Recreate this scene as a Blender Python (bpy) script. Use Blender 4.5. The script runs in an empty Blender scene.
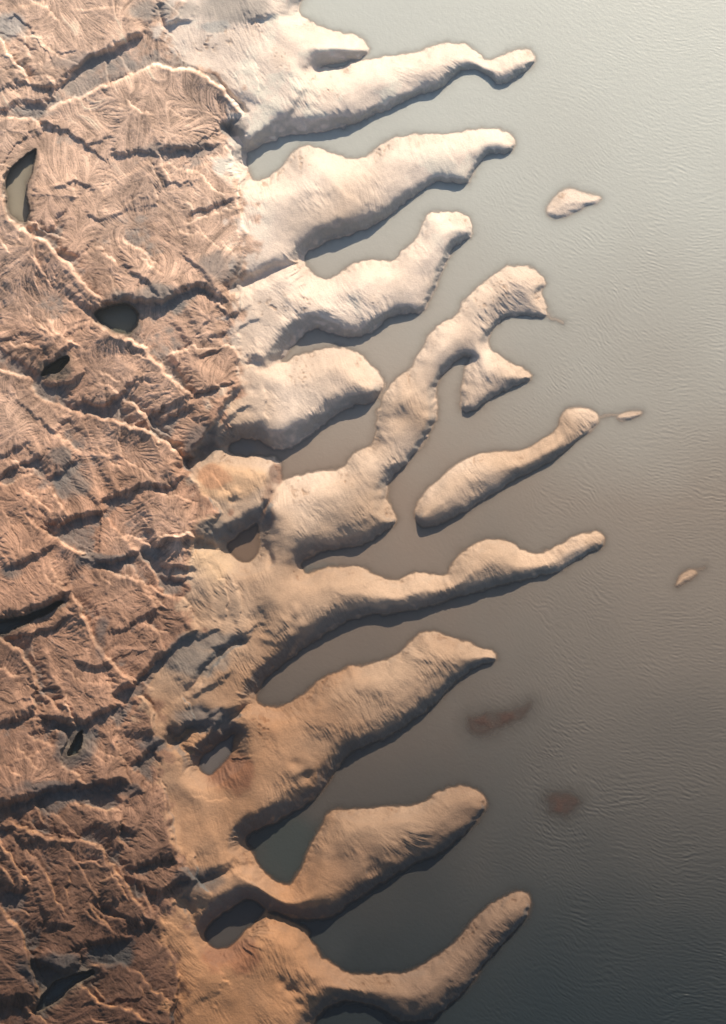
import bpy, math
import numpy as np
R = math.radians
sc = bpy.context.scene
W, H = 726, 1024

# ------------------------------------------------------------------ camera
TILT, VFOV, ALT = 22.0, 36.0, 1461.0
F = 512.0 / math.tan(R(VFOV / 2))
cam_d = bpy.data.cameras.new("camera")
cam = bpy.data.objects.new("camera", cam_d)
sc.collection.objects.link(cam)
cam.location = (0, 0, ALT)
cam.rotation_euler = (R(TILT), 0, 0)
cam_d.sensor_fit = 'VERTICAL'
cam_d.sensor_height = 24
cam_d.lens = 12 / math.tan(R(VFOV / 2))
cam_d.clip_start, cam_d.clip_end = 10, 60000
sc.camera = cam

# ------------------------------------------------------------------ sky, sun, exposure
SUN_EL, SUN_AZ = 27.5, 15.0          # azimuth clockwise from +Y
world = bpy.data.worlds.new("World")
sc.world = world
world.use_nodes = True
nt = world.node_tree
sky = nt.nodes.new('ShaderNodeTexSky')
sky.sky_type = 'NISHITA'
sky.sun_disc = False
sky.sun_elevation = R(SUN_EL)
sky.sun_rotation = R(SUN_AZ)
sky.air_density, sky.dust_density, sky.ozone_density = 1.0, 0.6, 1.5
bg = nt.nodes['Background']
nt.links.new(sky.outputs[0], bg.inputs[0])
bg.inputs[1].default_value = 0.072
sd = bpy.data.lights.new("sun", 'SUN')
sd.energy, sd.angle, sd.color = 5.0, R(0.6), (1.0, 0.84, 0.67)
sun = bpy.data.objects.new("sun", sd)
sc.collection.objects.link(sun)
sun.rotation_euler = (R(90 - SUN_EL), 0, R(180 - SUN_AZ))
sc.view_settings.view_transform = 'Standard'
sc.view_settings.look = 'None'
sc.view_settings.exposure = 0.45
sc.view_settings.gamma = 1.0
HAZE = 5.0e-5
sc.cycles.volume_bounces = 0
sc.cycles.max_bounces = 6

# ------------------------------------------------------------------ traced plan (plan units of about one metre)
COAST = [(-120,-120),(330,-120),(312,-20),(305,-4),(297,10),(301,17),(310,21),(323,28),(337,32),(353,35),(365,42),(370,50),(362,57),(347,60),
(327,64),(318,68),(327,69),(340,68),(357,61),(380,58),(400,55),(417,53),(433,46),(450,42),(467,46),(477,53),(487,61),(500,57),
(515,50),(528,49),(537,60),(532,65),(515,78),(503,85),(495,83),(490,76),(480,72),(470,68),(458,73),(443,88),(427,93),(410,97),
(393,107),(377,113),(353,125),(313,133),(290,133),(270,140),(248,152),(245,156),(248,170),(253,183),(270,177),(283,167),(293,152),
(303,145),(317,148),(330,152),(343,158),(357,161),(370,155),(383,143),(400,136),(422,135),(433,135),(457,134),(473,130),(497,129),
(510,133),(516,142),(510,152),(493,153),(482,158),(473,173),(467,184),(450,182),(438,180),(420,190),(403,203),(387,218),(360,232),
(327,240),(303,253),(303,263),(313,275),(327,281),(340,275),(350,265),(367,260),(380,260),(393,263),(403,250),(413,243),(418,237),
(425,217),(433,212),(450,213),(467,215),(472,223),(472,236),(460,242),(450,252),(443,270),(435,290),(427,305),(420,313),(407,313),
(393,315),(380,325),(367,335),(350,337),(330,333),(313,328),(303,333),(290,347),(280,360),(281,364),(297,357),(313,352),(330,347),
(347,348),(363,357),(377,370),(384,382),(380,395),(372,403),(357,404),(340,411),(323,425),(303,440),(290,447),(280,450),(270,447),
(260,440),(252,437),(240,438),(228,444),(228,453),(243,457),(260,457),(278,458),(281,472),(280,482),(293,476),(313,473),(343,470),
(350,457),(360,450),(373,447),(375,433),(378,420),(378,407),(387,390),(395,380),(410,372),(420,353),(427,337),(440,325),(458,317),
(462,302),(480,285),(497,272),(513,264),(530,267),(543,275),(545,285),(541,293),(547,308),(549,316),(537,316),(520,314),(503,317),
(493,327),(488,340),(488,348),(497,355),(513,365),(527,370),(533,378),(520,383),(497,393),(480,407),(467,413),(460,408),(462,390),
(465,370),(470,362),(472,357),(462,357),(450,365),(440,377),(435,390),(438,407),(435,423),(423,443),(407,462),(393,475),(387,487),
(388,503),(397,518),(393,525),(380,533),(367,543),(347,547),(323,550),(307,557),(300,565),(302,572),(310,573),(323,568),(340,567),
(357,567),(367,570),(380,578),(397,581),(412,574),(427,573),(447,577),(452,565),(460,553),(477,543),(493,538),(510,542),(523,552),
(537,555),(557,548),(573,537),(593,531),(603,535),(603,547),(587,553),(570,562),(560,572),(540,574),(513,582),(480,590),(453,598),
(430,606),(393,613),(367,615),(350,618),(330,630),(310,643),(293,655),(277,667),(262,680),(255,693),(256,703),(267,707),(280,707),
(297,700),(310,690),(323,678),(343,672),(350,665),(363,666),(380,663),(397,656),(411,642),(423,632),(437,632),(453,638),(477,647),
(495,652),(497,661),(480,663),(467,672),(447,688),(430,708),(413,719),(393,734),(367,745),(350,752),(337,767),(323,790),(307,803),
(287,815),(263,826),(247,834),(243,842),(250,849),(257,865),(270,879),(287,888),(293,885),(303,865),(313,842),(323,822),(333,809),
(350,810),(373,809),(393,807),(410,807),(427,800),(443,790),(463,785),(480,792),(487,802),(483,814),(473,825),(457,840),(437,854),
(420,860),(403,869),(387,879),(365,892),(347,905),(327,918),(300,919),(267,909),(266,914),(290,921),(307,930),(313,945),(327,962),
(347,974),(367,976),(387,975),(403,974),(420,967),(437,957),(453,945),(463,935),(473,922),(487,907),(503,897),(520,890),(530,895),
(530,912),(520,925),(500,945),(483,965),(472,984),(453,999),(437,1015),(420,1022),(400,1020),(380,1006),(360,1000),(337,1000),
(323,1009),(313,1020),(308,1045),(300,1150),(-120,1150)]
ISLANDS = {
 'bar': [(415,508),(423,495),(440,478),(463,460),(487,452),(523,452),(537,443),(557,432),(562,413),(573,407),(587,408),(597,415),
         (600,422),(580,438),(560,455),(540,467),(513,480),(490,495),(463,512),(437,525),(423,528),(415,520)],
 'crumb': [(616,417),(629,411),(642,411),(641,415),(632,419),(620,421)],
 'fish': [(547,208),(552,200),(563,190),(572,188),(583,193),(603,197),(597,203),(582,208),(563,218),(553,218),(547,213)],
 'lone': [(675,585),(681,574),(690,569),(698,572),(694,577),(678,587)],
}
SHOALS = {
 'long': [(464,719),(480,713),(500,711),(520,707),(534,699),(530,712),(515,723),(500,729),(487,736),(472,735)],
 'round': [(543,797),(556,791),(578,794),(582,803),(568,816),(552,816)],
}
# pools: outline and water level
POOLS = [
 ('tall', 14.0, [(8,170),(5,185),(7,205),(9,213),(15,218),(20,223),(27,222),(30,210),(27,195),(28,180),(33,171),(35,160),(38,148),(30,150),(20,160),(12,166)]),
 ('oval', 13.0, [(93,315),(97,309),(105,306),(118,304),(128,303),(135,308),(140,318),(135,328),(130,336),(121,335),(108,328),(98,321)]),
 ('leaf', 14.0, [(39,376),(45,367),(55,360),(65,355),(71,357),(68,364),(60,371),(50,375)]),
 ('strip', 11.0, [(-60,640),(-60,618),(0,619),(20,617),(45,608),(62,600),(65,603),(45,615),(20,627),(0,636)]),
 ('wedge', 11.0, [(66,756),(72,742),(80,730),(83,730),(83,742),(80,752),(72,757)]),
 ('brown', 0.0, [(225,543),(237,535),(258,519),(260,533),(260,553),(250,563),(238,562),(228,553)]),
 ('heart', 0.0, [(197,763),(207,750),(230,734),(235,732),(234,743),(233,755),(223,763),(212,777),(200,773)]),
 ('bean', 0.0, [(203,929),(217,915),(237,904),(247,897),(263,904),(267,910),(257,922),(243,934),(233,947),(217,950),(207,945)]),
 ('gully', 9.0, [(34,1010),(45,990),(60,978),(85,972),(93,969),(95,975),(80,982),(66,992),(52,1004),(40,1012)]),
]
# scarps: A = drop on the left of travel (north-east, sunlit), B = drop on the right of travel (south, shaded)
# (type, drop, points)
SC = [
('B',8,[(52,92),(60,80),(70,70),(84,60),(103,51),(121,42),(140,32),(149,26)]),('B',3,[(148,27),(150,14),(155,5),(168,1)]),
('A',9,[(41,134),(42,120),(50,107),(70,100),(85,95),(100,88),(121,80),(138,73),(155,64),(165,67),(175,71),(185,69),(200,74),(215,83),(228,97),(242,110),(247,120)]),
('A',6,[(-20,10),(0,37),(5,48),(12,57),(20,67),(26,77),(29,86)]),('B',3,[(50,2),(25,7),(10,11),(6,17),(9,22)]),
('B',4,[(26,85),(40,87),(56,84)]),('B',3,[(22,98),(30,101),(45,102),(54,99)]),('B',4,[(-15,114),(0,109),(20,101)]),
('A',4,[(-10,118),(20,119),(35,120),(41,126),(41,140)]),
('A',9,[(4,165),(3,190),(5,205),(8,218),(14,221),(20,227),(27,235),(40,236),(48,243),(54,250),(57,256),(67,261),(73,273),(82,283),(92,292),(104,304)]),
('A',9,[(90,312),(91,318),(95,323),(105,329),(115,335),(121,339),(133,342),(145,345),(148,352),(150,360),(158,364),(163,372),(172,380),(181,386),(188,393),(191,404)]),
('B',10,[(90,316),(97,306),(108,300),(121,299),(135,297),(150,302),(163,299),(175,291),(190,286),(197,281),(205,285),(215,291),(228,298)]),
('B',4,[(55,248),(64,250),(72,252),(80,259)]),('B',4,[(26,224),(40,226),(48,233)]),
('B',2,[(198,330),(208,318),(214,310),(222,301),(232,295)]),('A',3,[(95,243),(98,247),(105,254),(116,263),(121,266)]),
('A',3,[(181,219),(188,225),(195,222),(215,214),(235,207),(241,208)]),('B',2.5,[(182,218),(190,213),(215,205),(238,195)]),
('B',2,[(158,186),(168,180),(188,184),(199,178)]),('A',2,[(121,243),(135,247),(147,257),(160,268)]),
('B',3,[(121,262),(140,275),(155,290),(162,298)]),('B',3,[(178,250),(195,265),(210,280),(218,290)]),
('B',4,[(155,152),(165,147),(185,148),(205,146),(224,143)]),('B',3,[(105,150),(125,153),(145,150),(160,155),(167,165)]),
('A',5,[(222,143),(228,150),(234,160),(240,168),(237,178),(237,205),(242,212),(244,230),(246,245)]),
('A',8,[(-20,360),(0,368),(10,372),(20,376),(30,379),(31,385),(37,395),(50,402),(65,408),(69,413),(75,412),(90,415),(105,419),(121,424),(135,429),(150,432),(157,436),(168,446),(180,456),(188,463)]),
('B',5,[(35,380),(42,372),(45,362),(55,355),(68,346),(76,338)]),('B',4,[(35,384),(50,386),(62,382),(75,381),(83,372),(89,366)]),
('B',6,[(69,412),(78,403),(85,398),(92,404),(100,405),(110,400),(121,391),(133,383),(146,371)]),
('B',4,[(53,435),(60,427),(69,417)]),('A',3,[(50,437),(60,438),(70,443),(79,453)]),('B',2,[(-10,460),(0,455),(15,449),(31,440)]),
('B',4,[(-10,482),(0,476),(15,466),(28,461),(46,449)]),('B',5,[(45,479),(55,473),(68,464),(82,455)]),
('A',4,[(44,483),(55,495),(62,505),(70,516)]),('A',2.5,[(16,486),(30,496),(40,503),(54,514)]),
('A',5,[(163,357),(175,351),(190,348),(210,348),(230,346),(237,348),(237,365),(240,386)]),
('B',4,[(188,394),(205,390),(220,386),(239,382)]),('B',4,[(156,426),(165,416),(178,411),(190,406),(195,401)]),
('B',9,[(184,463),(195,452),(202,438),(212,425),(222,410),(230,396),(241,384)]),
('A',4,[(122,398),(135,405),(142,412),(152,424),(158,432)]),
('B',5,[(112,500),(121,495),(135,485),(145,482),(160,484),(172,484),(178,478),(187,469)]),
('A',4,[(182,456),(185,468),(192,478),(200,486)]),('A',4,[(199,492),(210,500),(218,507),(224,516)]),
('A',2,[(121,458),(135,466),(150,476),(160,482)]),('A',2,[(95,445),(108,458),(121,470)]),
('B',4,[(96,507),(105,498),(123,492)]),('B',6,[(55,537),(58,530),(62,525),(66,518),(80,515),(100,511),(112,507)]),
('A',6,[(22,513),(38,528),(50,535),(56,540),(66,544),(78,551),(86,558),(92,564)]),
('B',6,[(5,570),(13,563),(30,556),(45,550),(58,543)]),('B',7,[(88,560),(100,563),(121,559),(135,554),(141,545)]),
('B',9,[(-30,620),(0,616),(20,612),(35,607),(55,599),(74,592)]),
('A',7,[(70,594),(80,605),(82,615),(87,625),(90,637),(97,648),(105,655),(115,665),(121,672),(137,686)]),
('A',8,[(-20,630),(0,640),(10,645),(20,651),(26,661),(32,672),(38,684),(33,690),(33,700),(37,717)]),
('B',3,[(0,636),(15,637),(35,633),(55,624),(75,613)]),
('A',5,[(95,563),(105,570),(121,576),(135,580),(145,584),(155,590),(165,595),(170,597),(183,598),(190,608),(198,627)]),
('B',8,[(110,694),(121,688),(133,680),(145,670),(155,660),(170,650),(185,637),(201,625)]),
('A',5,[(135,550),(145,562),(155,573),(162,585),(169,596)]),('B',4,[(121,627),(132,620),(145,615),(162,603)]),
('A',3,[(143,619),(155,632),(163,642),(163,657)]),('B',4,[(160,574),(172,578),(186,580),(198,576)]),('B',4,[(158,570),(170,564),(190,567),(202,572)]),
('B',3,[(107,632),(121,630),(132,622)]),('B',4,[(70,657),(90,668),(110,663),(121,665)]),
('B',6,[(150,545),(165,540),(180,536),(195,534)]),('A',4,[(155,540),(165,536),(180,535),(195,533),(193,545),(193,560)]),
('B',5,[(-20,729),(0,724),(15,720),(33,713)]),('B',6,[(36,714),(48,715),(57,717),(66,722),(76,727)]),
('B',8,[(73,728),(90,717),(105,710),(124,702)]),
('A',6,[(46,728),(60,730),(66,738),(64,748),(60,757),(60,765),(68,770),(78,775),(78,781),(94,784)]),
('A',4,[(66,695),(68,708),(73,726)]),('B',3,[(32,692),(45,688),(60,684)]),('B',3,[(34,700),(50,698),(66,694)]),
('B',10,[(-30,810),(0,803),(20,798),(40,791),(65,787),(80,783),(100,782),(121,779),(132,776)]),
('A',5,[(71,797),(82,806),(95,809),(110,811),(123,811)]),('A',4,[(118,812),(119,825),(120,840),(125,852)]),
('A',7,[(5,819),(20,828),(33,832),(40,837),(60,840),(80,841),(97,845),(104,852),(106,860),(115,871),(121,880),(130,895),(140,908),(149,918)]),
('B',4,[(-15,832),(0,828),(20,824)]),('B',3,[(26,846),(30,841),(40,837)]),('A',4,[(-10,832),(0,840),(5,850),(12,859),(20,870),(28,880),(31,889)]),
('A',3,[(24,846),(30,855),(36,860),(44,870),(48,876),(48,882),(55,897),(62,908),(68,917)]),('A',3,[(-8,860),(4,870),(12,884),(5,890)]),
('B',4,[(0,890),(12,890),(26,888)]),('B',2,[(24,872),(35,862)]),('A',3,[(86,900),(98,915),(108,927),(116,937)]),
('A',8,[(-15,895),(0,907),(10,920),(20,932),(25,943),(28,960),(32,973),(33,980),(37,990),(40,1000)]),
('B',4,[(45,928),(55,925),(77,925)]),('B',6,[(80,956),(83,948),(88,943),(100,941),(121,939),(135,936)]),
('A',4,[(80,955),(78,970)]),('A',6,[(88,966),(93,965),(105,964),(121,965),(135,971),(143,980),(155,993),(172,1002)]),
('B',8,[(28,958),(45,965),(60,970),(77,972)]),('B',6,[(28,1016),(34,1006),(42,998)]),
('A',6,[(75,978),(88,993),(100,1003),(115,1007),(121,1008),(135,1013),(150,1024)]),('A',4,[(26,1012),(38,1016),(50,1026)]),
('A',3,[(90,985),(100,989),(104,1000)]),('A',3,[(135,980),(141,990),(142,1000)]),
('A',6,[(133,694),(145,700),(153,708),(155,720),(154,740)]),('B',6,[(128,770),(140,757),(154,742),(172,738)]),
('A',5,[(158,776),(162,782),(168,795),(171,810),(172,830),(176,845),(179,857)]),
('A',4,[(137,763),(141,775),(141,792)]),('A',5,[(192,850),(198,868),(196,880),(204,890),(213,900)]),
('A',6,[(163,936),(172,955),(178,968),(176,985),(173,1000),(171,1040)]),
('B',6,[(121,869),(135,866),(150,862),(165,858),(185,856)]),('B',7,[(160,900),(166,888),(178,880),(192,876)]),
('B',6,[(140,930),(146,921),(156,918)]),('A',3,[(157,905),(160,918),(172,926),(182,936)]),
('B',4,[(112,838),(120,826),(130,828),(140,834)]),('B',4,[(120,806),(130,796),(146,790)]),

# sand shelf and spit roots
('B',5,[(186,690),(198,676),(212,656),(226,640)]),('B',4,[(205,648),(222,644),(240,638),(262,628)]),('B',4,[(236,634),(250,630),(266,622)]),
('B',3,[(270,637),(285,628),(296,620)]),('B',3,[(272,650),(285,645),(297,638)]),('A',3,[(225,560),(230,575),(238,590),(242,605),(238,625)]),
('A',3,[(205,560),(214,572),(224,585),(230,596),(226,625)]),('B',5,[(190,640),(205,632),(222,628)]),
('B',5,[(172,738),(190,725),(205,717),(225,708),(252,704)]),('A',4,[(180,694),(187,703),(193,715),(196,728)]),
('A',3,[(190,795),(205,800),(220,802),(232,800)]),('B',5,[(186,700),(200,690),(215,684),(235,668)]),
('A',4,[(262,386),(266,400),(264,412),(270,424)]),('B',6,[(212,436),(225,420),(240,408),(256,404)]),
('A',3,[(210,470),(218,482),(226,492),(236,500)]),('B',5,[(196,548),(210,534),(226,524),(246,517)]),
('B',5,[(196,360),(212,348),(226,345)]),('A',3,[(275,315),(285,322),(300,320),(314,308),(325,312)]),
('B',3,[(245,365),(258,368),(270,362)]),('A',3,[(300,282),(314,288),(326,300),(332,316)]),('A',2.5,[(350,250),(362,262),(370,276),(376,288)]),
('B',3,[(232,332),(246,322),(262,312)]),('B',3,[(225,318),(240,310),(255,305)]),('B',3,[(200,345),(218,335),(232,330)]),
('B',4,[(290,780),(302,774),(316,768)]),('B',3,[(308,985),(316,980),(334,979)]),('B',4,[(186,888),(200,880),(214,872),(232,866)]),
('B',5,[(200,930),(206,916),(218,904),(236,894),(262,890)]),('A',3,[(206,960),(216,966),(224,978),(230,988)]),
('A',2,[(255,60),(258,85),(257,108)]),('B',9,[(282,124),(291,108),(300,92),(317,70)]),('B',5,[(160,24),(172,22),(184,17),(196,22)]),('B',5,[(245,22),(262,16),(280,14)]),('A',2,[(330,178),(345,190),(362,206)]),
]
HOLLOWS = [(281,983,5,4),(291,991,6,4.5),(302,1003,5,4),(307,776,8,4),(298,795,9,3),(296,765,6,3),(318,800,6,3),(236,862,5,3),(252,852,4,2),
 (200,905,8,4),(187,899,7,-2.5),(283,619,6,-2.5),(296,612,6,-2.5),(290,633,5,-2),(268,640,6,-2),(303,626,6,-2),(222,490,6,3),(231,500,5,2.5),(236,492,6,-3),
 (405,398,17,-2),(397,418,15,4),(440,345,10,-2),(270,598,14,-2),(255,620,12,3),(380,845,14,-2),(372,868,9,3),(388,862,7,-2.5),(335,345,8,1),(300,315,7,3),(290,300,6,-3),
 (214,722,9,-3),(205,712,7,3),(185,726,8,3),(188,712,6,3),(330,640,14,2),(410,985,8,2.5),(415,1008,8,3),(390,1004,5,2.5),(258,560,14,-1),(330,530,26,3),(300,530,18,-2)]
MUD_EDGE = [(-90,180),(0,183),(40,165),(60,182),(75,212),(112,246),(140,228),(160,232),(185,241),(245,245),(290,236),(345,238),(385,240),
 (400,226),(440,203),(462,185),(485,199),(513,220),(540,196),(600,185),(625,198),(650,172),(690,142),(700,150),(740,156),(780,160),(850,177),
 (880,195),(905,172),(940,165),(970,179),(1024,172),(1120,172)]
ROOT = [(-90,188),(20,190),(60,200),(75,215),(112,246),(185,252),(240,247),(300,275),(360,275),(380,262),(440,232),(456,268),(520,262),
 (600,262),(700,255),(760,240),(830,250),(900,262),(1120,262)]
SEAMS = [  # lines between neighbouring spits, y as a function of x
 [(180,150),(286,128),(290,110),(318,68),(340,64),(362,59),(385,40),(800,0)],
 [(180,168),(245,165),(300,140),(357,150),(400,120),(470,105),(560,115),(800,115)],
 [(180,290),(240,290),(300,258),(330,260),(400,225),(440,200),(560,200),(800,200)],
 [(180,370),(270,370),(290,355),(313,340),(350,342),(400,325),(430,320),(455,290),(490,252),(800,180)],
 [(180,450),(225,450),(300,455),(350,430),(376,405),(386,384),(392,345),(430,321),(455,291),(490,253),(800,181)],
 [(180,565),(262,570),(300,569),(350,558),(400,545),(450,530),(600,500),(800,500)],
 [(180,690),(255,705),(300,680),(400,630),(500,610),(800,600)],
 [(180,810),(243,838),(300,825),(350,775),(420,740),(520,680),(800,600)],
 [(180,900),(240,900),(267,911),(318,923),(380,915),(450,880),(560,840),(800,840)],
]

# ------------------------------------------------------------------ number helpers
rng = np.random.default_rng(7)
ST = 0.75
U0, V0 = -69.0, -69.0
NU = int((W + 138) / ST) + 1
NV = int((H + 138) / ST) + 1
u1 = (U0 + ST * np.arange(NU)).astype(np.float32)
v1 = (V0 + ST * np.arange(NV)).astype(np.float32)
UU, VV = np.meshgrid(u1, v1)

def ss(x, a, b):
    t = np.clip((x - a) / (b - a), 0, 1)
    return t * t * (3 - 2 * t)

def resample(g, ny, nx):
    """cubic B-spline through a coarse grid of random numbers"""
    def taps(n_, m_):
        x = np.linspace(1, m_ - 2.001, n_); i = x.astype(int); f = (x - i).astype(np.float32)
        return i, ((1 - f) ** 3 / 6, (3 * f ** 3 - 6 * f ** 2 + 4) / 6, (-3 * f ** 3 + 3 * f ** 2 + 3 * f + 1) / 6, f ** 3 / 6)
    i, w = taps(nx, g.shape[1])
    r = sum(g[:, np.minimum(i - 1 + k_, g.shape[1] - 1)] * w[k_][None, :] for k_ in range(4))
    i, w = taps(ny, g.shape[0])
    r = sum(r[np.minimum(i - 1 + k_, g.shape[0] - 1)] * w[k_][:, None] for k_ in range(4))
    return (r * 2.0).astype(np.float32)

def vnoise(scale, octaves=1, gain=0.5, shape=None):
    ny, nx = shape or (NV, NU)
    out = np.zeros((ny, nx), np.float32); amp = 1.0; tot = 0
    for o in range(octaves):
        cells = max(0.62 * scale / ST, 1.2)
        g = rng.standard_normal((int(ny / cells) + 5, int(nx / cells) + 5)).astype(np.float32)
        out += amp * resample(g, ny, nx); tot += amp * amp
        amp *= gain; scale *= 0.5
        if scale / ST < 1.9: break
    return out / math.sqrt(tot) * 1.0

def blur(a, sig):
    s = sig / ST
    pad = int(3 * s) + 2
    b = np.pad(a, pad, mode='edge')
    fy = np.fft.fftfreq(b.shape[0])[:, None]; fx = np.fft.rfftfreq(b.shape[1])[None, :]
    k = np.exp(-2 * (math.pi * s) ** 2 * (fy ** 2 + fx ** 2))
    r = np.fft.irfft2(np.fft.rfft2(b) * k, s=b.shape)
    return r[pad:-pad, pad:-pad].astype(np.float32)

def smooth_poly(p, closed=True, it=2):
    p = np.array(p, float)
    for _ in range(it):
        if closed:
            q = np.roll(p, -1, 0)
            p = np.stack([0.75 * p + 0.25 * q, 0.25 * p + 0.75 * q], 1).reshape(-1, 2)
        else:
            a, b = p[:-1], p[1:]
            m = np.stack([0.75 * a + 0.25 * b, 0.25 * a + 0.75 * b], 1).reshape(-1, 2)
            p = np.vstack([p[:1], m, p[-1:]])
    return p

def poly_sdf(px, py, poly):
    """signed distance, positive inside"""
    d2 = np.full(px.shape, 1e12, np.float32); ins = np.zeros(px.shape, bool)
    n = len(poly)
    for i in range(n):
        ax, ay = poly[i]; bx, by = poly[(i + 1) % n]
        ex, ey = bx - ax, by - ay
        wx, wy = px - np.float32(ax), py - np.float32(ay)
        t = np.clip((wx * ex + wy * ey) / (ex * ex + ey * ey + 1e-9), 0, 1)
        dx, dy = wx - t * ex, wy - t * ey
        d2 = np.minimum(d2, dx * dx + dy * dy)
        if ay != by:
            c = ((ay > py) != (by > py)) & (px < ex * (py - ay) / (by - ay) + ax)
            ins ^= c
    d = np.sqrt(d2)
    return np.where(ins, d, -d)

def local_sdf(poly, pad, wu=None, wv=None):
    p = smooth_poly(poly)
    x0, y0 = p.min(0) - pad; x1, y1 = p.max(0) + pad
    i0, i1 = np.searchsorted(u1, [x0, x1]); j0, j1 = np.searchsorted(v1, [y0, y1])
    sl = (slice(j0, j1), slice(i0, i1))
    a = (UU if wu is None else wu)[sl]; b = (VV if wv is None else wv)[sl]
    return sl, poly_sdf(a, b, p)

# gently warped coordinates make traced lines irregular
WU = UU + 1.1 * vnoise(9, 3) ; WV = VV + 1.1 * vnoise(9, 3)

# ------------------------------------------------------------------ shoreline distance
c2 = slice(None, None, 2)
cp = smooth_poly(COAST, it=1)
sd0 = np.full(UU[c2, c2].shape, 0, np.float32)
wu2, wv2 = (UU + 0.6 * (WU - UU) + 0.35 * vnoise(4, 2))[c2, c2], (VV + 0.6 * (WV - VV) + 0.35 * vnoise(4, 2))[c2, c2]
sd0 = poly_sdf(wu2, wv2, cp)
yy = np.clip(np.arange(NV) / 2, 0, sd0.shape[0] - 1.001); xx = np.clip(np.arange(NU) / 2, 0, sd0.shape[1] - 1.001)
y0 = yy.astype(int); x0 = xx.astype(int)
fy = (yy - y0)[:, None]; fx = (xx - x0)[None, :]
D = ((sd0[y0][:, x0] * (1 - fx) + sd0[y0][:, x0 + 1] * fx) * (1 - fy) + (sd0[y0 + 1][:, x0] * (1 - fx) + sd0[y0 + 1][:, x0 + 1] * fx) * fy).astype(np.float32)
ISL = np.zeros(UU.shape, np.int8)
names = list(ISLANDS) + list(SHOALS)
for k, nm in enumerate(names):
    sl, d = local_sdf({**ISLANDS, **SHOALS}[nm], 26, UU + 0.4 * (WU - UU), VV + 0.4 * (WV - VV))
    if nm in SHOALS:
        sl2 = sl
        ISL[sl] = np.where(d > -14, k + 1, ISL[sl])
        SHOALS[nm] = (sl, d)
    else:
        better = d > D[sl]
        ISL[sl] = np.where(better & (d > -24), k + 1, ISL[sl])
        D[sl] = np.maximum(D[sl], d)
POOLD = []
for nm, lev, pts in POOLS:
    sl, d = local_sdf(pts, 30, UU + 0.5 * (WU - UU), VV + 0.5 * (WV - VV))
    POOLD.append((nm, lev, sl, d))
    if lev == 0.0:
        D[sl] = np.minimum(D[sl], -d)
        ISL[sl] = np.where(d > 0, 0, ISL[sl])

# ------------------------------------------------------------------ height of the land
edge_u = np.interp(v1, [p[0] for p in MUD_EDGE], [p[1] for p in MUD_EDGE]).astype(np.float32)
mudness = 1 - ss(WU + 2.2 * vnoise(14, 3) - edge_u[:, None], -3, 4)
lowf = vnoise(60, 3)
base_mud = 20 + 2.2 * vnoise(90, 1)
sand_h = np.interp(u1, [180, 250, 330, 420, 520, 620, 730], [16.5, 16.5, 14, 11.5, 9, 6, 4])[None, :] + 1.2 * vnoise(40, 2)
base = base_mud * mudness + sand_h * (1 - mudness)
base = base.astype(np.float32)

WS = WU + 0.45 * vnoise(5, 2); WT = WV + 0.45 * vnoise(5, 2); VARY = np.clip(1 + 0.28 * vnoise(45, 1), 0.5, 1.5)
for _ in range(120):                      # many short side steps between the large ones
    v_ = rng.uniform(-20, 1040); u_ = rng.uniform(-25, np.interp(v_, [p[0] for p in MUD_EDGE], [p[1] for p in MUD_EDGE]) - 25)
    a_typ = rng.random() < 0.92
    an = rng.normal(0.85, 0.25) if a_typ else rng.normal(-0.42, 0.2)
    pts_ = [(u_, v_)]
    for k_ in range(int(rng.integers(4, 10))):
        an += rng.normal(0, 0.22); u_ += 6.5 * math.cos(an); v_ += 6.5 * math.sin(an); pts_.append((u_, v_))
    SC.append(('A' if a_typ else 'B', rng.uniform(1.0, 2.8) if a_typ else rng.uniform(0.8, 1.8), pts_))

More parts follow.
